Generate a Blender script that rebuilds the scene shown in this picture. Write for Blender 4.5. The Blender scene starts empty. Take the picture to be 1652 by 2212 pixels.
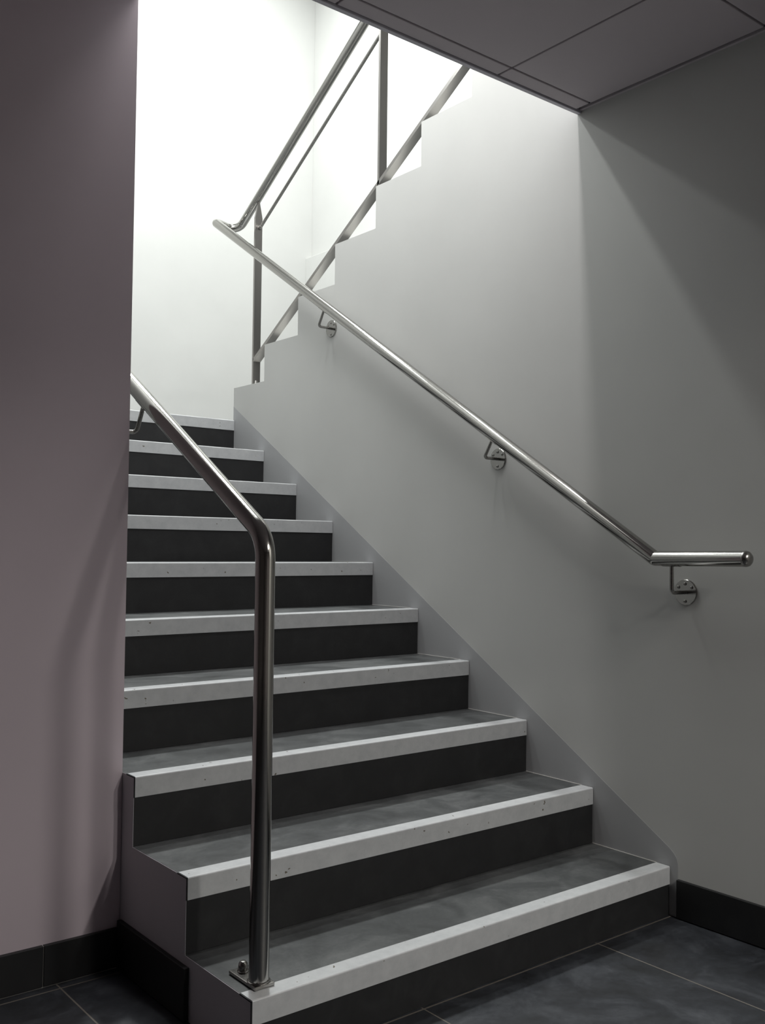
import bpy, bmesh, math, random
from mathutils import Vector, Matrix
random.seed(7)
COL = bpy.context.scene.collection
RISE, GO, Z1, HN = 0.17, 0.28055, 0.1388, 0.0500
XL = -1.402                      # plane of the left flank of the lower flight
XR = -0.0006                      # right end of the treads (skirting band face)
YW = 0.630                       # face of the wall left of the stairs
CZ, CY = 2.468, 0.356            # suspended ceiling: height, edge towards the stairwell
YU, ZU, R2 = 2.5366, 1.8304, 0.1743   # flank of the upper flight: newel end, first tread, rise
ZT = 5.2                         # ceiling of the stairwell
LAND = Z1 + 9 * RISE

# ------------------------------------------------------------------ materials
class NT:
    def __init__(s, name):
        s.m = bpy.data.materials.new(name); s.m.use_nodes = True
        s.n = s.m.node_tree.nodes; s.l = s.m.node_tree.links
        s.b = s.n['Principled BSDF']
        g = s.n.new('ShaderNodeNewGeometry'); s.pos = g.outputs['Position']
    def put(s, inp, v):
        if hasattr(v, 'is_output') or isinstance(v, bpy.types.NodeSocket): s.l.new(v, inp)
        else: inp.default_value = v
    def math(s, op, a, b=0.0, c=None):
        n = s.n.new('ShaderNodeMath'); n.operation = op
        s.put(n.inputs[0], a); s.put(n.inputs[1], b)
        if c is not None: s.put(n.inputs[2], c)
        return n.outputs[0]
    def xyz(s):
        n = s.n.new('ShaderNodeSeparateXYZ'); s.l.new(s.pos, n.inputs[0]); return n.outputs
    def noise(s, scale, detail=6, rough=0.55, stretch=None, distort=0.0):
        n = s.n.new('ShaderNodeTexNoise'); n.inputs['Scale'].default_value = scale
        n.inputs['Detail'].default_value = detail; n.inputs['Roughness'].default_value = rough
        n.inputs['Distortion'].default_value = distort
        if stretch:
            mp = s.n.new('ShaderNodeMapping'); mp.inputs['Scale'].default_value = stretch
            s.l.new(s.pos, mp.inputs[0]); s.l.new(mp.outputs[0], n.inputs['Vector'])
        else: s.l.new(s.pos, n.inputs['Vector'])
        return n.outputs['Fac']
    def ramp(s, fac, stops):
        n = s.n.new('ShaderNodeValToRGB'); e = n.color_ramp.elements
        while len(e) < len(stops): e.new(0.5)
        for el, (p, c) in zip(e, stops):
            el.position = p; el.color = (c[0], c[1], c[2], 1) if hasattr(c, '__len__') else (c, c, c, 1)
        s.l.new(fac, n.inputs[0]); return n.outputs['Color']
    def mix(s, fac, a, b):
        n = s.n.new('ShaderNodeMix'); n.data_type = 'RGBA'
        s.put(n.inputs[0], fac)
        for i, v in ((6, a), (7, b)):
            s.put(n.inputs[i], v if isinstance(v, bpy.types.NodeSocket) else (v[0], v[1], v[2], 1))
        return n.outputs[2]
    def bump(s, h, strength, dist=0.002):
        n = s.n.new('ShaderNodeBump'); n.inputs['Strength'].default_value = strength
        n.inputs['Distance'].default_value = dist
        s.l.new(h, n.inputs['Height']); s.l.new(n.outputs[0], s.b.inputs['Normal'])
    def done(s, color=None, rough=0.5, metal=0.0, spec=0.5):
        if color is not None:
            s.put(s.b.inputs['Base Color'], color if isinstance(color, bpy.types.NodeSocket) else (*color, 1))
        s.put(s.b.inputs['Roughness'], rough); s.put(s.b.inputs['Metallic'], metal)
        s.b.inputs['Specular IOR Level'].default_value = spec
        return s.m

def paint(name, c, rough=0.6, var=0.03, bump=0.12, spec=0.3):
    t = NT(name); n = t.noise(2.2, 4)
    lo = tuple(max(0, v * (1 - var)) for v in c); hi = tuple(min(1, v * (1 + var)) for v in c)
    t.bump(t.noise(420, 3), bump, 0.0006)
    return t.done(t.ramp(n, [(0.3, lo), (0.7, hi)]), rough, spec=spec)

M = {}
M['wall'] = paint('wall_paint', (0.52, 0.52, 0.505))
M['wall_lobby'] = paint('lobby_wall_paint', (0.595, 0.515, 0.56))
M['stair_side'] = paint('stair_side_low_bounce', (0.30, 0.30, 0.30))  # invented dark tone for an unseen face, cuts bounce onto the right wall
M['lobby_rear'] = paint('lobby_rear_low_bounce', (0.34, 0.31, 0.31))  # unseen walls darkened to lessen bounced light and reflections in the steel
M['flank'] = paint('stair_flank_paint', (0.55, 0.53, 0.56), 0.5)
M['band'] = paint('skirting_band_paint', (0.37, 0.372, 0.38), 0.45)
M['tile_ceiling'] = paint('ceiling_tile', (0.58, 0.53, 0.56), 0.9, 0.02, 0.4, 0.1)
M['ceiling_trim'] = paint('ceiling_trim_paint', (0.62, 0.60, 0.66), 0.5)
M['void'] = paint('ceiling_void', (0.05, 0.048, 0.055), 0.9)
M['white_ceiling'] = paint('stairwell_ceiling_paint', (0.85, 0.85, 0.85), 0.8)
M['rubber'] = paint('black_joint', (0.012, 0.012, 0.014), 0.5, 0.02, 0.05)
M['sealant'] = paint('sealant', (0.42, 0.41, 0.39), 0.6, 0.1, 0.1)

def stone(name, lo, mid, hi, r0, r1, scale=7.0):
    t = NT(name)
    big = t.noise(scale, 8, 0.62, None, 0.7); fine = t.noise(scale * 14, 4, 0.6)
    f = t.math('ADD', t.math('MULTIPLY', big, 0.8), t.math('MULTIPLY', fine, 0.2))
    c = t.ramp(f, [(0.34, lo), (0.5, mid), (0.66, hi)])
    rr = t.math('MULTIPLY_ADD', t.noise(scale * 1.7, 4), r1 - r0, r0)
    t.bump(f, 0.18, 0.002)
    return t.done(c, rr, spec=0.5)
M['tread'] = stone('tread_stone', (0.036, 0.0375, 0.038), (0.062, 0.065, 0.066), (0.105, 0.108, 0.108), 0.34, 0.5)
M['riser'] = stone('riser_stone', (0.0085, 0.0085, 0.0095), (0.012, 0.012, 0.013), (0.018, 0.018, 0.019), 0.6, 0.75, 11)
M['skirt'] = stone('skirting_tile', (0.006, 0.006, 0.007), (0.008, 0.008, 0.009), (0.012, 0.012, 0.012), 0.45, 0.6, 9)
def nosing_mat():
    t = NT('nosing_profile')
    sp = t.noise(26, 5, 0.7); spot = t.ramp(t.noise(55, 2, 0.5), [(0.735, 0.0), (0.755, 1.0)])
    base = t.ramp(sp, [(0.3, (0.46, 0.468, 0.48)), (0.7, (0.545, 0.553, 0.56))])
    c = t.mix(spot, base, (0.16, 0.14, 0.11))
    t.bump(t.noise(300, 2), 0.1, 0.0005)
    return t.done(c, 0.27, spec=0.7)
M['nosing'] = nosing_mat()

def floor_mat():
    t = NT('floor_slate'); x, y, z = t.xyz()
    big = t.noise(5.0, 9, 0.64, None, 0.9); fine = t.noise(70, 4, 0.6)
    f = t.math('ADD', t.math('MULTIPLY', big, 0.82), t.math('MULTIPLY', fine, 0.18))
    c = t.ramp(f, [(0.36, (0.012, 0.0125, 0.014)), (0.5, (0.025, 0.027, 0.032)), (0.6, (0.044, 0.047, 0.054)), (0.72, (0.07, 0.074, 0.083))])
    def joint(v, off, pitch, w):
        u = t.math('FRACT', t.math('DIVIDE', t.math('ADD', v, off), pitch))
        d = t.math('ABSOLUTE', t.math('SUBTRACT', u, 0.5))
        return t.math('GREATER_THAN', d, 0.5 - w / pitch / 2)
    j = t.math('MAXIMUM', joint(x, 0.362 + 6.12, 0.615, 0.004), joint(y, 6.006, 0.6, 0.005))
    c = t.mix(j, c, (0.13, 0.115, 0.10))
    r = t.math('MULTIPLY_ADD', t.noise(9, 5), 0.35, 0.22)
    h = t.math('SUBTRACT', t.math('MULTIPLY', f, 0.5), j)
    t.bump(h, 0.35, 0.002)
    return t.done(c, r, spec=0.5)
M['floor'] = floor_mat()
M['landing'] = stone('landing_stone', (0.13, 0.132, 0.135), (0.17, 0.172, 0.175), (0.22, 0.222, 0.222), 0.4, 0.55)

def steel(name, c, rough, brush=(6, 6, 300), b=0.06):
    t = NT(name)
    n = t.noise(14, 3, 0.6, brush)
    r = t.math('MULTIPLY_ADD', n, 0.14, rough - 0.07)
    t.bump(n, b, 0.0004)
    return t.done(c, r, 1.0)
M['steel'] = steel('brushed_steel', (0.40, 0.39, 0.37), 0.115)
M['steel_flat'] = steel('flat_bar_steel', (0.36, 0.345, 0.33), 0.32, (30, 30, 4))
M['steel_plate'] = steel('wall_plate_steel', (0.42, 0.41, 0.39), 0.14)
M['steel_dark'] = steel('bracket_steel', (0.33, 0.32, 0.305), 0.26)

# ------------------------------------------------------------------ mesh helpers
def link(name, bm, mat, parent=None, smooth=False, loc=None):
    me = bpy.data.meshes.new(name)
    bmesh.ops.recalc_face_normals(bm, faces=bm.faces)
    if smooth:
        for f in bm.faces: f.smooth = True
        for e in bm.edges:
            if len(e.link_faces) == 2 and e.calc_face_angle(0) > math.radians(38): e.smooth = False
    bm.to_mesh(me); bm.free()
    for m in (mat if isinstance(mat, (list, tuple)) else [mat]): me.materials.append(m)
    o = bpy.data.objects.new(name, me); COL.objects.link(o)
    if loc: o.location = loc
    if parent: o.parent = parent
    return o
def box(bm, x0, x1, y0, y1, z0, z1, bev=0.0, mi=0):
    vs = [bm.verts.new(p) for p in ((x0,y0,z0),(x1,y0,z0),(x1,y1,z0),(x0,y1,z0),(x0,y0,z1),(x1,y0,z1),(x1,y1,z1),(x0,y1,z1))]
    fs = [bm.faces.new([vs[i] for i in q]) for q in ((0,3,2,1),(4,5,6,7),(0,1,5,4),(1,2,6,5),(2,3,7,6),(3,0,4,7))]
    for f in fs: f.material_index = mi
    if bev:
        es = {e for f in fs for e in f.edges}
        r = bmesh.ops.bevel(bm, geom=list(es), offset=bev, segments=2, affect='EDGES', profile=0.6)
        for f in r['faces']: f.material_index = mi
def boxes(name, mat, parent, *bs, bev=0.0):
    bm = bmesh.new()
    for b in bs: box(bm, *b, bev=bev)
    return link(name, bm, mat, parent)
def prism_x(bm, pts, x0, x1):
    a = [bm.verts.new((x0, y, z)) for y, z in pts]; b = [bm.verts.new((x1, y, z)) for y, z in pts]
    bm.faces.new(a); bm.faces.new(b[::-1]); n = len(pts)
    for i in range(n): bm.faces.new((a[i], b[i], b[(i+1) % n], a[(i+1) % n]))
def fillet(pts, radii, seg=10):
    pts = [Vector(p) for p in pts]; out = [pts[0]]
    for i in range(1, len(pts) - 1):
        r = radii[i-1] if hasattr(radii, '__len__') else radii
        a = (pts[i-1] - pts[i]).normalized(); b = (pts[i+1] - pts[i]).normalized()
        ang = a.angle(b)
        if r <= 0: out.append(pts[i]); continue
        t = min(r / math.tan(ang / 2), 0.49 * min((pts[i-1]-pts[i]).length, (pts[i+1]-pts[i]).length)); r = t * math.tan(ang / 2)
        c = pts[i] + (a + b).normalized() * (r / math.sin(ang / 2))
        p0 = pts[i] + a * t - c; p1 = pts[i] + b * t - c
        tot = p0.angle(p1); ax = p0.cross(p1).normalized()
        for k in range(seg + 1): out.append(c + Matrix.Rotation(tot * k / seg, 3, ax) @ p0)
    out.append(pts[-1]); return out
def sweep(bm, path, prof, up=None, cap=True):
    """prof: closed list of 2-D offsets (side, up) swept along path."""
    n = len(path); rings = []; prev = None
    for i in range(n):
        d = ((path[i] - path[i-1]).normalized() if i else Vector()) + ((path[i+1] - path[i]).normalized() if i < n-1 else Vector())
        d.normalize()
        if prev is None:
            u = Vector(up) if up else (Vector((0,0,1)) if abs(d.z) < 0.95 else Vector((1,0,0)))
        else: u = prev
        u = (u - d * u.dot(d)).normalized(); prev = u; s = d.cross(u)
        k = 1.0; ks = Vector()
        if 0 < i < n-1:
            a = (path[i]-path[i-1]).normalized(); c = a.dot(d)
            ks = (path[i+1]-path[i]).normalized() - a
            k = 1 / max(c, 0.3)
        ring = []
        for px, pz in prof:
            v = s * px + u * pz
            if k > 1.0001 and ks.length > 1e-6:
                kn = ks.normalized(); v = v + kn * v.dot(kn) * (k - 1)
            ring.append(bm.verts.new(path[i] + v))
        rings.append(ring)
    m = len(prof)
    for a, b in zip(rings, rings[1:]):
        for j in range(m): bm.faces.new((a[j], a[(j+1) % m], b[(j+1) % m], b[j]))
    if cap: bm.faces.new(rings[0][::-1]); bm.faces.new(rings[-1])
    return rings
def circ(r, n=40): return [(r * math.cos(2*math.pi*i/n), r * math.sin(2*math.pi*i/n)) for i in range(n)]
def rectp(w, h): return [(-w/2,-h/2),(w/2,-h/2),(w/2,h/2),(-w/2,h/2)]
def tube(name, pts, r, mat, parent=None, radii=0.0, n=40, seg=12):
    bm = bmesh.new(); sweep(bm, fillet(pts, radii, seg), circ(r, n)); return link(name, bm, mat, parent, True)
def lathe(bm, prof, origin, axis, n=32):
    """prof: list of (radius, height along axis); closed at r = 0."""
    q = Vector((0,0,1)).rotation_difference(Vector(axis)); o = Vector(origin); rings = []
    for r, h in prof:
        if r < 1e-6: rings.append([bm.verts.new(o + q @ Vector((0,0,h)))])
        else: rings.append([bm.verts.new(o + q @ Vector((r*math.cos(2*math.pi*i/n), r*math.sin(2*math.pi*i/n), h))) for i in range(n)])
    for a, b in zip(rings, rings[1:]):
        for i in range(n):
            j = (i+1) % n
            f = [a[0]] if len(a) == 1 else [a[i], a[j]]
            f += [b[0]] if len(b) == 1 else [b[j], b[i]]
            bm.faces.new(f)
def structure(o): o['kind'] = 'structure'; return o
def thing(name, label, cat, loc=(0,0,0), group=None):
    o = bpy.data.objects.new(name, None); COL.objects.link(o); o.location = loc
    o.empty_display_size = 0.1
    o['label'] = label; o['category'] = cat
    if group: o['group'] = group
    return o

# ------------------------------------------------------------------ the setting
structure(boxes('floor', M['floor'], None, (-6, 1.6, -5.2, 0.70, -0.12, 0.0)))
bm = bmesh.new(); box(bm, -6, XL, YW, 4.12, 0, ZT)
bm.faces.ensure_lookup_table()
for f in bm.faces:
    if f.calc_center_median().x > XL - 0.01: f.material_index = 1
structure(link('wall_left', bm, [M['wall_lobby'], M['stair_side']], None))
structure(boxes('wall_back', M['wall'], None, (XL, 1.6, 3.92, 4.12, 0, ZT)))
structure(boxes('wall_far', M['wall'], None, (1.40, 1.6, -5.2, 3.92, 0, ZT), (1.35, 1.40, 1.5, 3.92, LAND, 3.05), bev=0.003))
structure(boxes('wall_behind', M['lobby_rear'], None, (-6, 1.6, -5.4, -5.2, 0, ZT)))
structure(boxes('wall_side', M['lobby_rear'], None, (-6.2, -6, -5.4, 4.12, 0, ZT)))
# wall between the flights, its top stepped along the upper flight
bm = bmesh.new()
pts = [(-5.2, 0), (YU, 0), (YU, ZU)]
ys, zs = YU, ZU
for k in range(9):
    ys -= GO; pts.append((ys, zs)); zs += R2; pts.append((ys, zs))
pts.append((-5.2, zs))
TOPZ, TOPY = zs, ys
prism_x(bm, pts, 0.0, 0.14)
structure(link('wall_right', bm, M['wall'], None))
bm = bmesh.new()
pts = [(YU, LAND), (YU, ZU)]; ys, zs = YU, ZU
for k in range(9):
    ys -= GO; pts.append((ys, zs)); zs += R2; pts.append((ys, zs))
pts += [(TOPY - 0.01, zs), (TOPY - 0.01, zs - 0.30), (YU - 0.3, LAND)]
prism_x(bm, pts, 0.14, 1.40)
structure(link('stair_flight', bm, M['tread'], None))
structure(boxes('landing_slab', M['landing'], None, (XL, 1.40, 9*GO + 0.28, 3.92, LAND - 0.25, LAND), (0.0, 1.40, YU, 9*GO + 0.28, LAND - 0.25, LAND)))
# storey above the lobby
structure(boxes('floor_upper', M['wall'], None, (-6, XL, CY - 0.004, YW, 2.50, TOPZ), (-6, 0.0, -5.2, CY - 0.004, 2.56, TOPZ), (0.14, 1.40, -5.2, TOPY - 0.012, 2.9, TOPZ)))
structure(boxes('ceiling_upper', M['white_ceiling'], None, (-6, 1.6, -5.2, 4.12, ZT, ZT + 0.15)))
# suspended ceiling of the lobby: lay-in tiles with thin reveals
bm = bmesh.new()
box(bm, -6, -0.0, -5.2, CY - 0.016, CZ + 0.012, CZ + 0.06, mi=1)
g = 0.0035
xs = [-0.026, -0.385] + [-0.385 - 0.6 * i for i in range(1, 11)]
yl = [0.340, 0.281] + [0.281 - 0.6 * i for i in range(1, 10)]
for i in range(len(xs) - 1):
    for j in range(len(yl) - 1):
        box(bm, xs[i+1] + g, xs[i] - g, yl[j+1] + g, yl[j] - g, CZ, CZ + 0.02, 0.0025)
box(bm, -6, XL, CY, YW, CZ, CZ + 0.03)
box(bm, -0.010, 0.0, -5.2, CY - 0.016, CZ + 0.004, CZ + 0.02)
ceil = structure(link('ceiling', bm, [M['tile_ceiling'], M['void']], None))
structure(boxes('trim_1', M['ceiling_trim'], None, (XL, 0.0, CY - 0.015, CY, CZ - 0.004, CZ + 0.1), (-6, XL, CY - 0.015, CY, CZ - 0.002, CZ + 0.02), bev=0.0015))
# painted skirting band that climbs the right wall beside the treads
bm = bmesh.new()
c0 = (-0.026, 0.172); top = []
for k in range(7):
    a = math.pi - (math.pi/2 - math.atan(0.611)) * 0 - k / 6 * (math.pi/2 - math.atan(0.611))
    top.append((0.034 - 0.06 + 0.06 + 0.06 * math.cos(a), 0.152 + 0.06 * math.sin(a)))
top = [(y - 0.0, z) for y, z in top]
line = lambda y: 0.190 + 0.611 * y
pts = [(-0.026, 0.0), (-0.026, 0.150)] + [p for p in ((-0.022, 0.167), (-0.012, 0.180), (0.004, 0.1925))] + [(2.5366, line(2.5366)), (2.5366, 1.55), (0.30, 0.0)]
prism_x(bm, pts, XR, 0.0)
structure(link('trim_2', bm, M['band'], None))
# baseboards
structure(boxes('baseboard_right', M['skirt'], None, (-0.012, 0.0, -5.2, -0.028, 0.003, 0.110), bev=0.0015))
bl = []
for i in range(8):
    x1 = XL - 0.0 if i == 0 else -1.595 - 0.615 * (i - 1) - 0.0012
    x0 = -1.595 - 0.615 * i + 0.0012
    bl.append((x0, x1, YW - 0.012, YW, 0.003, 0.098))
bm = bmesh.new()
for b in bl: box(bm, *b, bev=0.001)
box(bm, -6, XL, YW - 0.008, YW, 0.0, 0.0965, mi=1)
structure(link('baseboard_left', bm, [M['skirt'], M['sealant']], None))
structure(boxes('baseboard_stairs', M['skirt'], None, (XL - 0.012, XL, 0.262, YW - 0.012, 0.003, 0.1185), bev=0.0015))

# ------------------------------------------------------------------ lower flight
stair = thing('staircase', 'straight flight of stairs with grey stone treads, black risers and pale nosings', 'staircase')
bm = bmesh.new()
pts = [(0.006, 0.0)]
for k in range(10):
    z = Z1 + k * RISE - 0.012; y = k * GO + 0.006
    pts += [(y, z), (y + GO, z)]
pts += [(10 * GO + 0.006, 1.2), (1.9, 0.0)]
prism_x(bm, pts, XL + 0.001, XR)
pts = [(0.0022, 0.0)]
for k in range(10):
    z = Z1 + k * RISE - 0.0008; y = k * GO + 0.0022
    pts += [(y, z), (y + GO, z)]
pts += [(10 * GO + 0.0022, 1.2), (1.9, 0.0)]
prism_x(bm, pts, XL + 0.0008, XL + 0.0015)
core = link('flank', bm, M['flank'], stair); core['label'] = 'painted flank under the treads'
NT_D = 0.046
def make_step(k, riser_h):
    bm = bmesh.new(); box(bm, XL + 0.0016, XR - 0.003, NT_D + 0.0005, GO + 0.004, -0.012, 0.0, 0.0008)
    st = link('step', bm, M['tread'], stair, loc=(0, k * GO, Z1 + k * RISE))
    bm = bmesh.new(); box(bm, XL + 0.0016, XR - 0.001, 0.0025, 0.012, -riser_h, -HN + 0.002, 0.0006)
    link('riser', bm, M['riser'], st)
    bm = bmesh.new()                                        # L-shaped nosing profile with a rounded arris
    r = 0.004
    arc = [(r - r * math.sin(a), -r + r * math.cos(a)) for a in [math.pi/2 * i / 4 for i in range(5)]]
    prof = [(NT_D, 0.0008)] + [(y, z + 0.0008) for y, z in arc] + [(0.0, -HN), (0.0035, -HN), (0.0035, -0.0125), (NT_D, -0.0125)]
    prism_x(bm, prof, XL + 0.0032, XR - 0.0015)
    link('nosing', bm, M['nosing'], st)
    bm = bmesh.new()                                        # dark end joint on the open flank
    prism_x(bm, [(NT_D, 0.0004), (-0.0004, 0.0004), (-0.0004, -HN), (0.0022, -HN), (0.0022, -0.0026), (NT_D, -0.0026)], XL + 0.0002, XL + 0.0030)
    link('end_joint', bm, M['rubber'], st)
    bm = bmesh.new(); box(bm, XR - 0.003, XR + 0.0005, NT_D, GO + 0.002, -0.006, 0.0012, 0.0008)
    link('sealant_bead', bm, M['sealant'], st)
    return st
first = make_step(0, Z1)
proto = make_step(1, RISE - 0.0005)
for k in range(2, 10):
    c = proto.copy(); COL.objects.link(c); c.parent = stair; c.location = (0, k * GO, Z1 + k * RISE)
    for ch in list(proto.children):
        d = ch.copy(); COL.objects.link(d); d.parent = c

# ------------------------------------------------------------------ railings
RT = 0.0212
def bracket(parent, yc, zc, xw, side, rail_x, rail_ref, slope):
    """bent-rod wall bracket: round wall plate, rod, saddle; side = -1 for a wall whose room side is -x."""
    y, z = yc, zc
    n = Vector((0, -slope, 1)).normalized(); d0 = Vector((0, 1, slope)).normalized()
    foot = Vector((rail_x, yc, zc)); t = (rail_ref - foot).dot(n) - RT
    head = foot + n * t
    bm = bmesh.new()
    sweep(bm, fillet([(xw + side*0.003, y, z), (rail_x, y, z), head], 0.013, 10), circ(0.0056, 20))
    b = link('bracket', bm, M['steel_dark'], parent, True)
    bm = bmesh.new()
    lathe(bm, [(0, 0), (0.037, 0), (0.037, 0.004), (0.0355, 0.0055), (0, 0.0055)], (xw, yc, zc), (side, 0, 0), 48)
    link('wall_plate', bm, M['steel_plate'], b, True)
    for a in (90, 155, 25):
        bm = bmesh.new()
        q = (xw + side*0.0055, yc + 0.024*math.cos(math.radians(a)), zc + 0.024*math.sin(math.radians(a)) + (0.004 if a != 90 else 0))
        lathe(bm, [(0.0048, 0), (0.0048, 0.0012), (0.003, 0.0024), (0.0016, 0.0024), (0.0016, 0.001), (0, 0.001)], q, (side, 0, 0), 16)
        link('screw', bm, M['steel_dark'], b, True)
    bm = bmesh.new()
    q = (xw + side*0.0055, yc, zc - 0.026)
    lathe(bm, [(0.0048, 0), (0.0048, 0.0012), (0.003, 0.0024), (0.0016, 0.0024), (0.0016, 0.001), (0, 0.001)], q, (side, 0, 0), 16)
    link('screw', bm, M['steel_dark'], b, True)
    bm = bmesh.new()                                        # curved saddle hugging the underside of the rail
    arc = [(0.0225 * math.sin(t), -0.0225 * math.cos(t)) for t in [-0.62 + 1.24*i/8 for i in range(9)]]
    arc += [(0.0208 * math.sin(t), -0.0208 * math.cos(t)) for t in [0.62 - 1.24*i/8 for i in range(9)]]
    L = 0.028; ctr = head + n * (RT + 0.0003)
    sweep(bm, [ctr - d0*L, ctr + d0*L], arc, (0, 0, 1))
    link('saddle', bm, M['steel_dark'], b, True)
    return b

# right: wall handrail that turns back over the landing and climbs with the upper flight
rail = thing('stair_railing', 'stainless steel handrail on the right wall, doubling back into the upper balustrade', 'railing')
RX, UX = -0.070, 0.060
S1 = (2.668 - 1.027) / (2.625 - 0.003)
zr = lambda y: 1.027 + S1 * (y - 0.003)
S2 = 0.623
zu = lambda y: 2.734 + S2 * (2.489 - y)
YT = 2.632
tube('handrail', [(RX, -0.280, 1.0305), (RX, 0.003, 1.027), (RX, YT, zr(YT)), (UX, YT, zu(YT) + 0.004), (UX, -0.05, zu(-0.05))],
     RT, M['steel'], rail, (0.012, 0.022, 0.060), seg=20)
bm = bmesh.new()
lathe(bm, [(RT, 0.0), (RT + 0.0004, 0.001), (RT + 0.0004, 0.005), (RT*0.93, 0.012), (RT*0.66, 0.0175), (RT*0.3, 0.020), (0, 0.0205)], (RX, -0.2795, 1.0305), (0, -1, 0.012), 40)
ec = link('end_cap', bm, M['steel_dark'], rail, True); ec['label'] = 'dark domed end cap'
bracket(rail, -0.053, 0.931, 0.0, -1, RX, Vector((RX, -0.05, 1.027)), 0.0)
bracket(rail, 0.703, 1.363, 0.0, -1, RX, Vector((RX, 0.7, zr(0.7))), S1)
bracket(rail, 1.712, 1.990, 0.0, -1, RX, Vector((RX, 1.7, zr(1.7))), S1)
PW, PT = 0.040, 0.012
def upper_post(yp, zb):
    ztop = zu(yp) - 0.026
    bm = bmesh.new()
    prof = [(UX - PW/2, zb), (UX + PW/2, zb), (UX + PW/2, ztop - 0.075), (UX + 0.003, ztop + 0.006), (UX - 0.003, ztop + 0.006), (UX - PW/2, ztop - 0.075)]
    a = [bm.verts.new((x, yp - PT/2, z)) for x, z in prof]; b = [bm.verts.new((x, yp + PT/2, z)) for x, z in prof]
    bm.faces.new(a); bm.faces.new(b[::-1])
    for i in range(6): bm.faces.new((a[i], b[i], b[(i+1) % 6], a[(i+1) % 6]))
    p = link('post', bm, M['steel_flat'], rail)
    bm = bmesh.new(); box(bm, UX - 0.04, UX + 0.04, yp - 0.045, yp + 0.035, zb, zb + 0.007, 0.0015)
    link('base_plate', bm, M['steel_flat'], p)
    for dy in (-0.030,):
        bm = bmesh.new()
        lathe(bm, [(0.009, 0), (0.009, 0.005), (0.006, 0.009), (0.0072, 0.012), (0.005, 0.018), (0, 0.020)], (UX - 0.018, yp + dy, zb + 0.007), (0, 0, 1), 18)
        link('bolt', bm, M['steel_dark'], p, True)
    return p
P1, P2 = 2.430, 1.452
upper_post(P1, ZU); upper_post(P2, ZU + 3*R2)
upper_post(P2 - 0.98, ZU + 7*R2)
zl = lambda y: 1.952 + 0.6185 * (2.443 - y)
bm = bmesh.new(); sweep(bm, [Vector((UX, P1 - 0.004, zl(P1))), Vector((UX, 0.0, zl(0.0)))], rectp(0.040, 0.015), (0, 0, 1))
link('lower_rail', bm, M['steel_flat'], rail)
zd = lambda y: 2.660 + 0.6265 * (2.357 - y)
bm = bmesh.new(); sweep(bm, [Vector((UX + 0.006, P1 - 0.02, zd(P1 - 0.02))), Vector((UX + 0.006, 0.0, zd(0.0)))], circ(0.0075, 20))
link('upper_rod', bm, M['steel_dark'], rail, True)
for yy in (P1 - 0.003, P2):
    bm = bmesh.new()
    lathe(bm, [(0, 0), (0.0095, 0), (0.0095, 0.012), (0, 0.012)], (UX + 0.006, yy - 0.012, zd(yy - 0.014)), (0, 0.85, -0.52), 18)
    link('rod_sleeve', bm, M['steel_dark'], rail, True)

# left: newel post and handrail bent from one tube
left = thing('newel_handrail', 'stainless steel newel post on the bottom step bending into the left handrail', 'handrail')
NX, NY, NZ, S3 = -1.350, 0.056, 1.070, 0.601
zn = lambda y: NZ + S3 * (y - NY)
tube('handrail', [(NX, NY, Z1 + 0.006), (NX, NY, NZ), (NX, 2.60, zn(2.60))], RT, M['steel'], left, (0.085,), 48, 16)
bm = bmesh.new(); box(bm, NX - 0.024, NX + 0.024, NY - 0.024, NY + 0.082, Z1 + 0.0014, Z1 + 0.0088, 0.0015)
link('base_plate', bm, M['steel_dark'], left)
bm = bmesh.new()
lathe(bm, [(0.0125, 0), (0.0125, 0.002), (0.0105, 0.003), (0.0105, 0.011), (0.0095, 0.017), (0.006, 0.0215), (0, 0.023)], (NX - 0.002, NY + 0.060, Z1 + 0.0085), (0, 0, 1), 24)
link('bolt', bm, M['steel_dark'], left, True)
bm = bmesh.new()                                            # weld bead round the foot
sweep(bm, [Vector((NX + 0.0225*math.cos(2*math.pi*i/40), NY + 0.0225*math.sin(2*math.pi*i/40), Z1 + 0.0095)) for i in range(41)], circ(0.0022, 8))
link('weld_bead', bm, M['steel_dark'], left, True)
yb = 0.672
bracket(left, yb + 0.03, zn(yb) - 0.095, XL, 1, NX, Vector((NX, yb, zn(yb))), S3)

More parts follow.
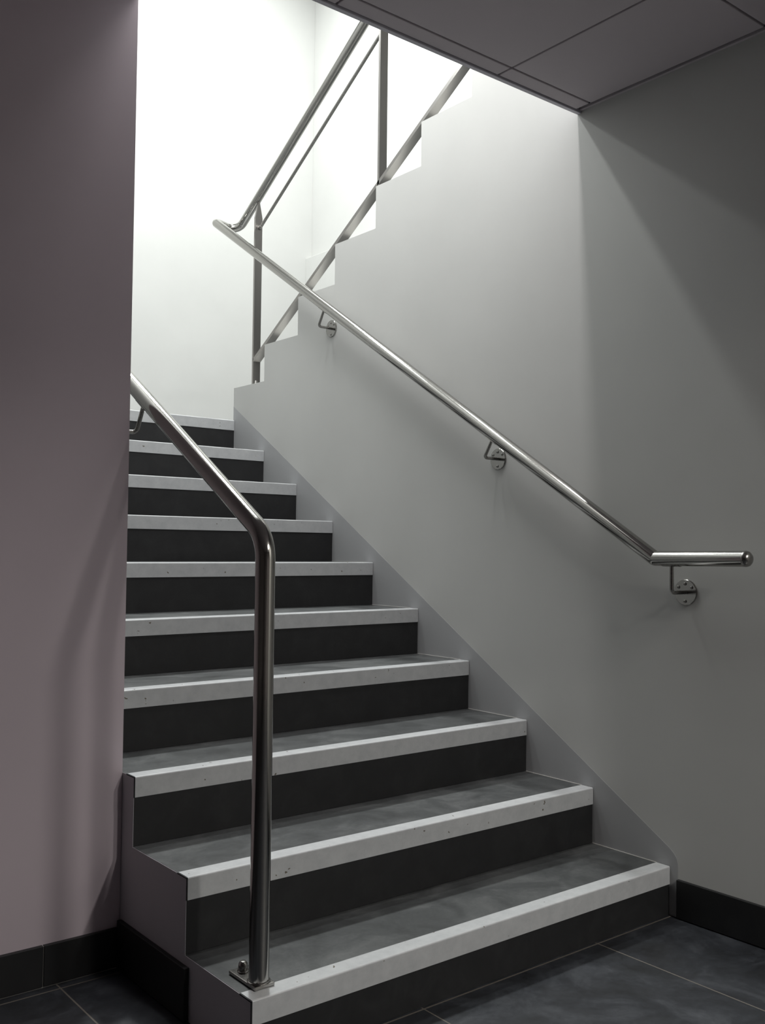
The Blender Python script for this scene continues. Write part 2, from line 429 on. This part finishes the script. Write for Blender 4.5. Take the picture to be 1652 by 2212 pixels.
# ------------------------------------------------------------------ light
def area(name, loc, size, size_y, power, color, rot=(0,0,0), shape='RECTANGLE', spread=180):
    d = bpy.data.lights.new(name, 'AREA'); d.shape = shape; d.size = size
    if shape in ('RECTANGLE', 'ELLIPSE'): d.size_y = size_y
    d.energy = power; d.color = color; d.spread = math.radians(spread)
    o = bpy.data.objects.new(name, d); COL.objects.link(o); o.location = loc; o.rotation_euler = rot
    return o
UP = (0.965, 1.0, 0.985)
ZL = 3.8
area('stairwell_light', (-0.72, 0.43, ZL), 0.8, 0.10, 25, (1.0, 0.97, 0.975))
area('stairwell_light', (-0.72, 1.16, ZL), 0.8, 0.10, 19, UP)
area('stairwell_light', (-0.72, 1.97, ZL), 0.8, 0.16, 18, UP)
area('stairwell_light', (0.14, 2.58, ZT - 0.04), 0.3, 0.3, 166, UP, shape='DISK')  # added light, no known fixture: brightens back and far walls, spares wall_right
area('lobby_lamp', (-0.42, -2.55, CZ - 0.01), 0.10, 0.6, 35, (1.0, 0.975, 0.92), spread=150)
area('lobby_lamp', (-0.82, -2.85, CZ - 0.01), 0.10, 0.6, 35, (1.0, 0.975, 0.92), spread=150)

w = bpy.data.worlds.new('World'); bpy.context.scene.world = w; w.use_nodes = True
w.node_tree.nodes['Background'].inputs[0].default_value = (0.02, 0.02, 0.022, 1)

# ------------------------------------------------------------------ camera
yaw, pit, rol, FPX = 0.67535, 0.0359, 0.0114, 2128.3
fw = Vector((math.sin(yaw)*math.cos(pit), math.cos(yaw)*math.cos(pit), math.sin(pit)))
rt = Vector((math.cos(yaw), -math.sin(yaw), 0)); up = rt.cross(fw)
r2 = rt*math.cos(rol) + up*math.sin(rol); u2 = -rt*math.sin(rol) + up*math.cos(rol)
cd = bpy.data.cameras.new('camera'); cam = bpy.data.objects.new('camera', cd); COL.objects.link(cam)
m = Matrix((r2, u2, -fw)).transposed().to_4x4(); m.translation = (-2.45884, -1.72173, 1.05019)
cam.matrix_world = m
cd.sensor_fit = 'VERTICAL'; cd.sensor_height = 24; cd.sensor_width = 24*1652/2212; cd.lens = FPX/2212*24
cd.clip_start = 0.02
sc = bpy.context.scene; sc.camera = cam
sc.view_settings.view_transform = 'Standard'; sc.view_settings.look = 'None'
sc.view_settings.gamma = 1; sc.view_settings.use_curve_mapping = False
sc.view_settings.exposure = 0.0
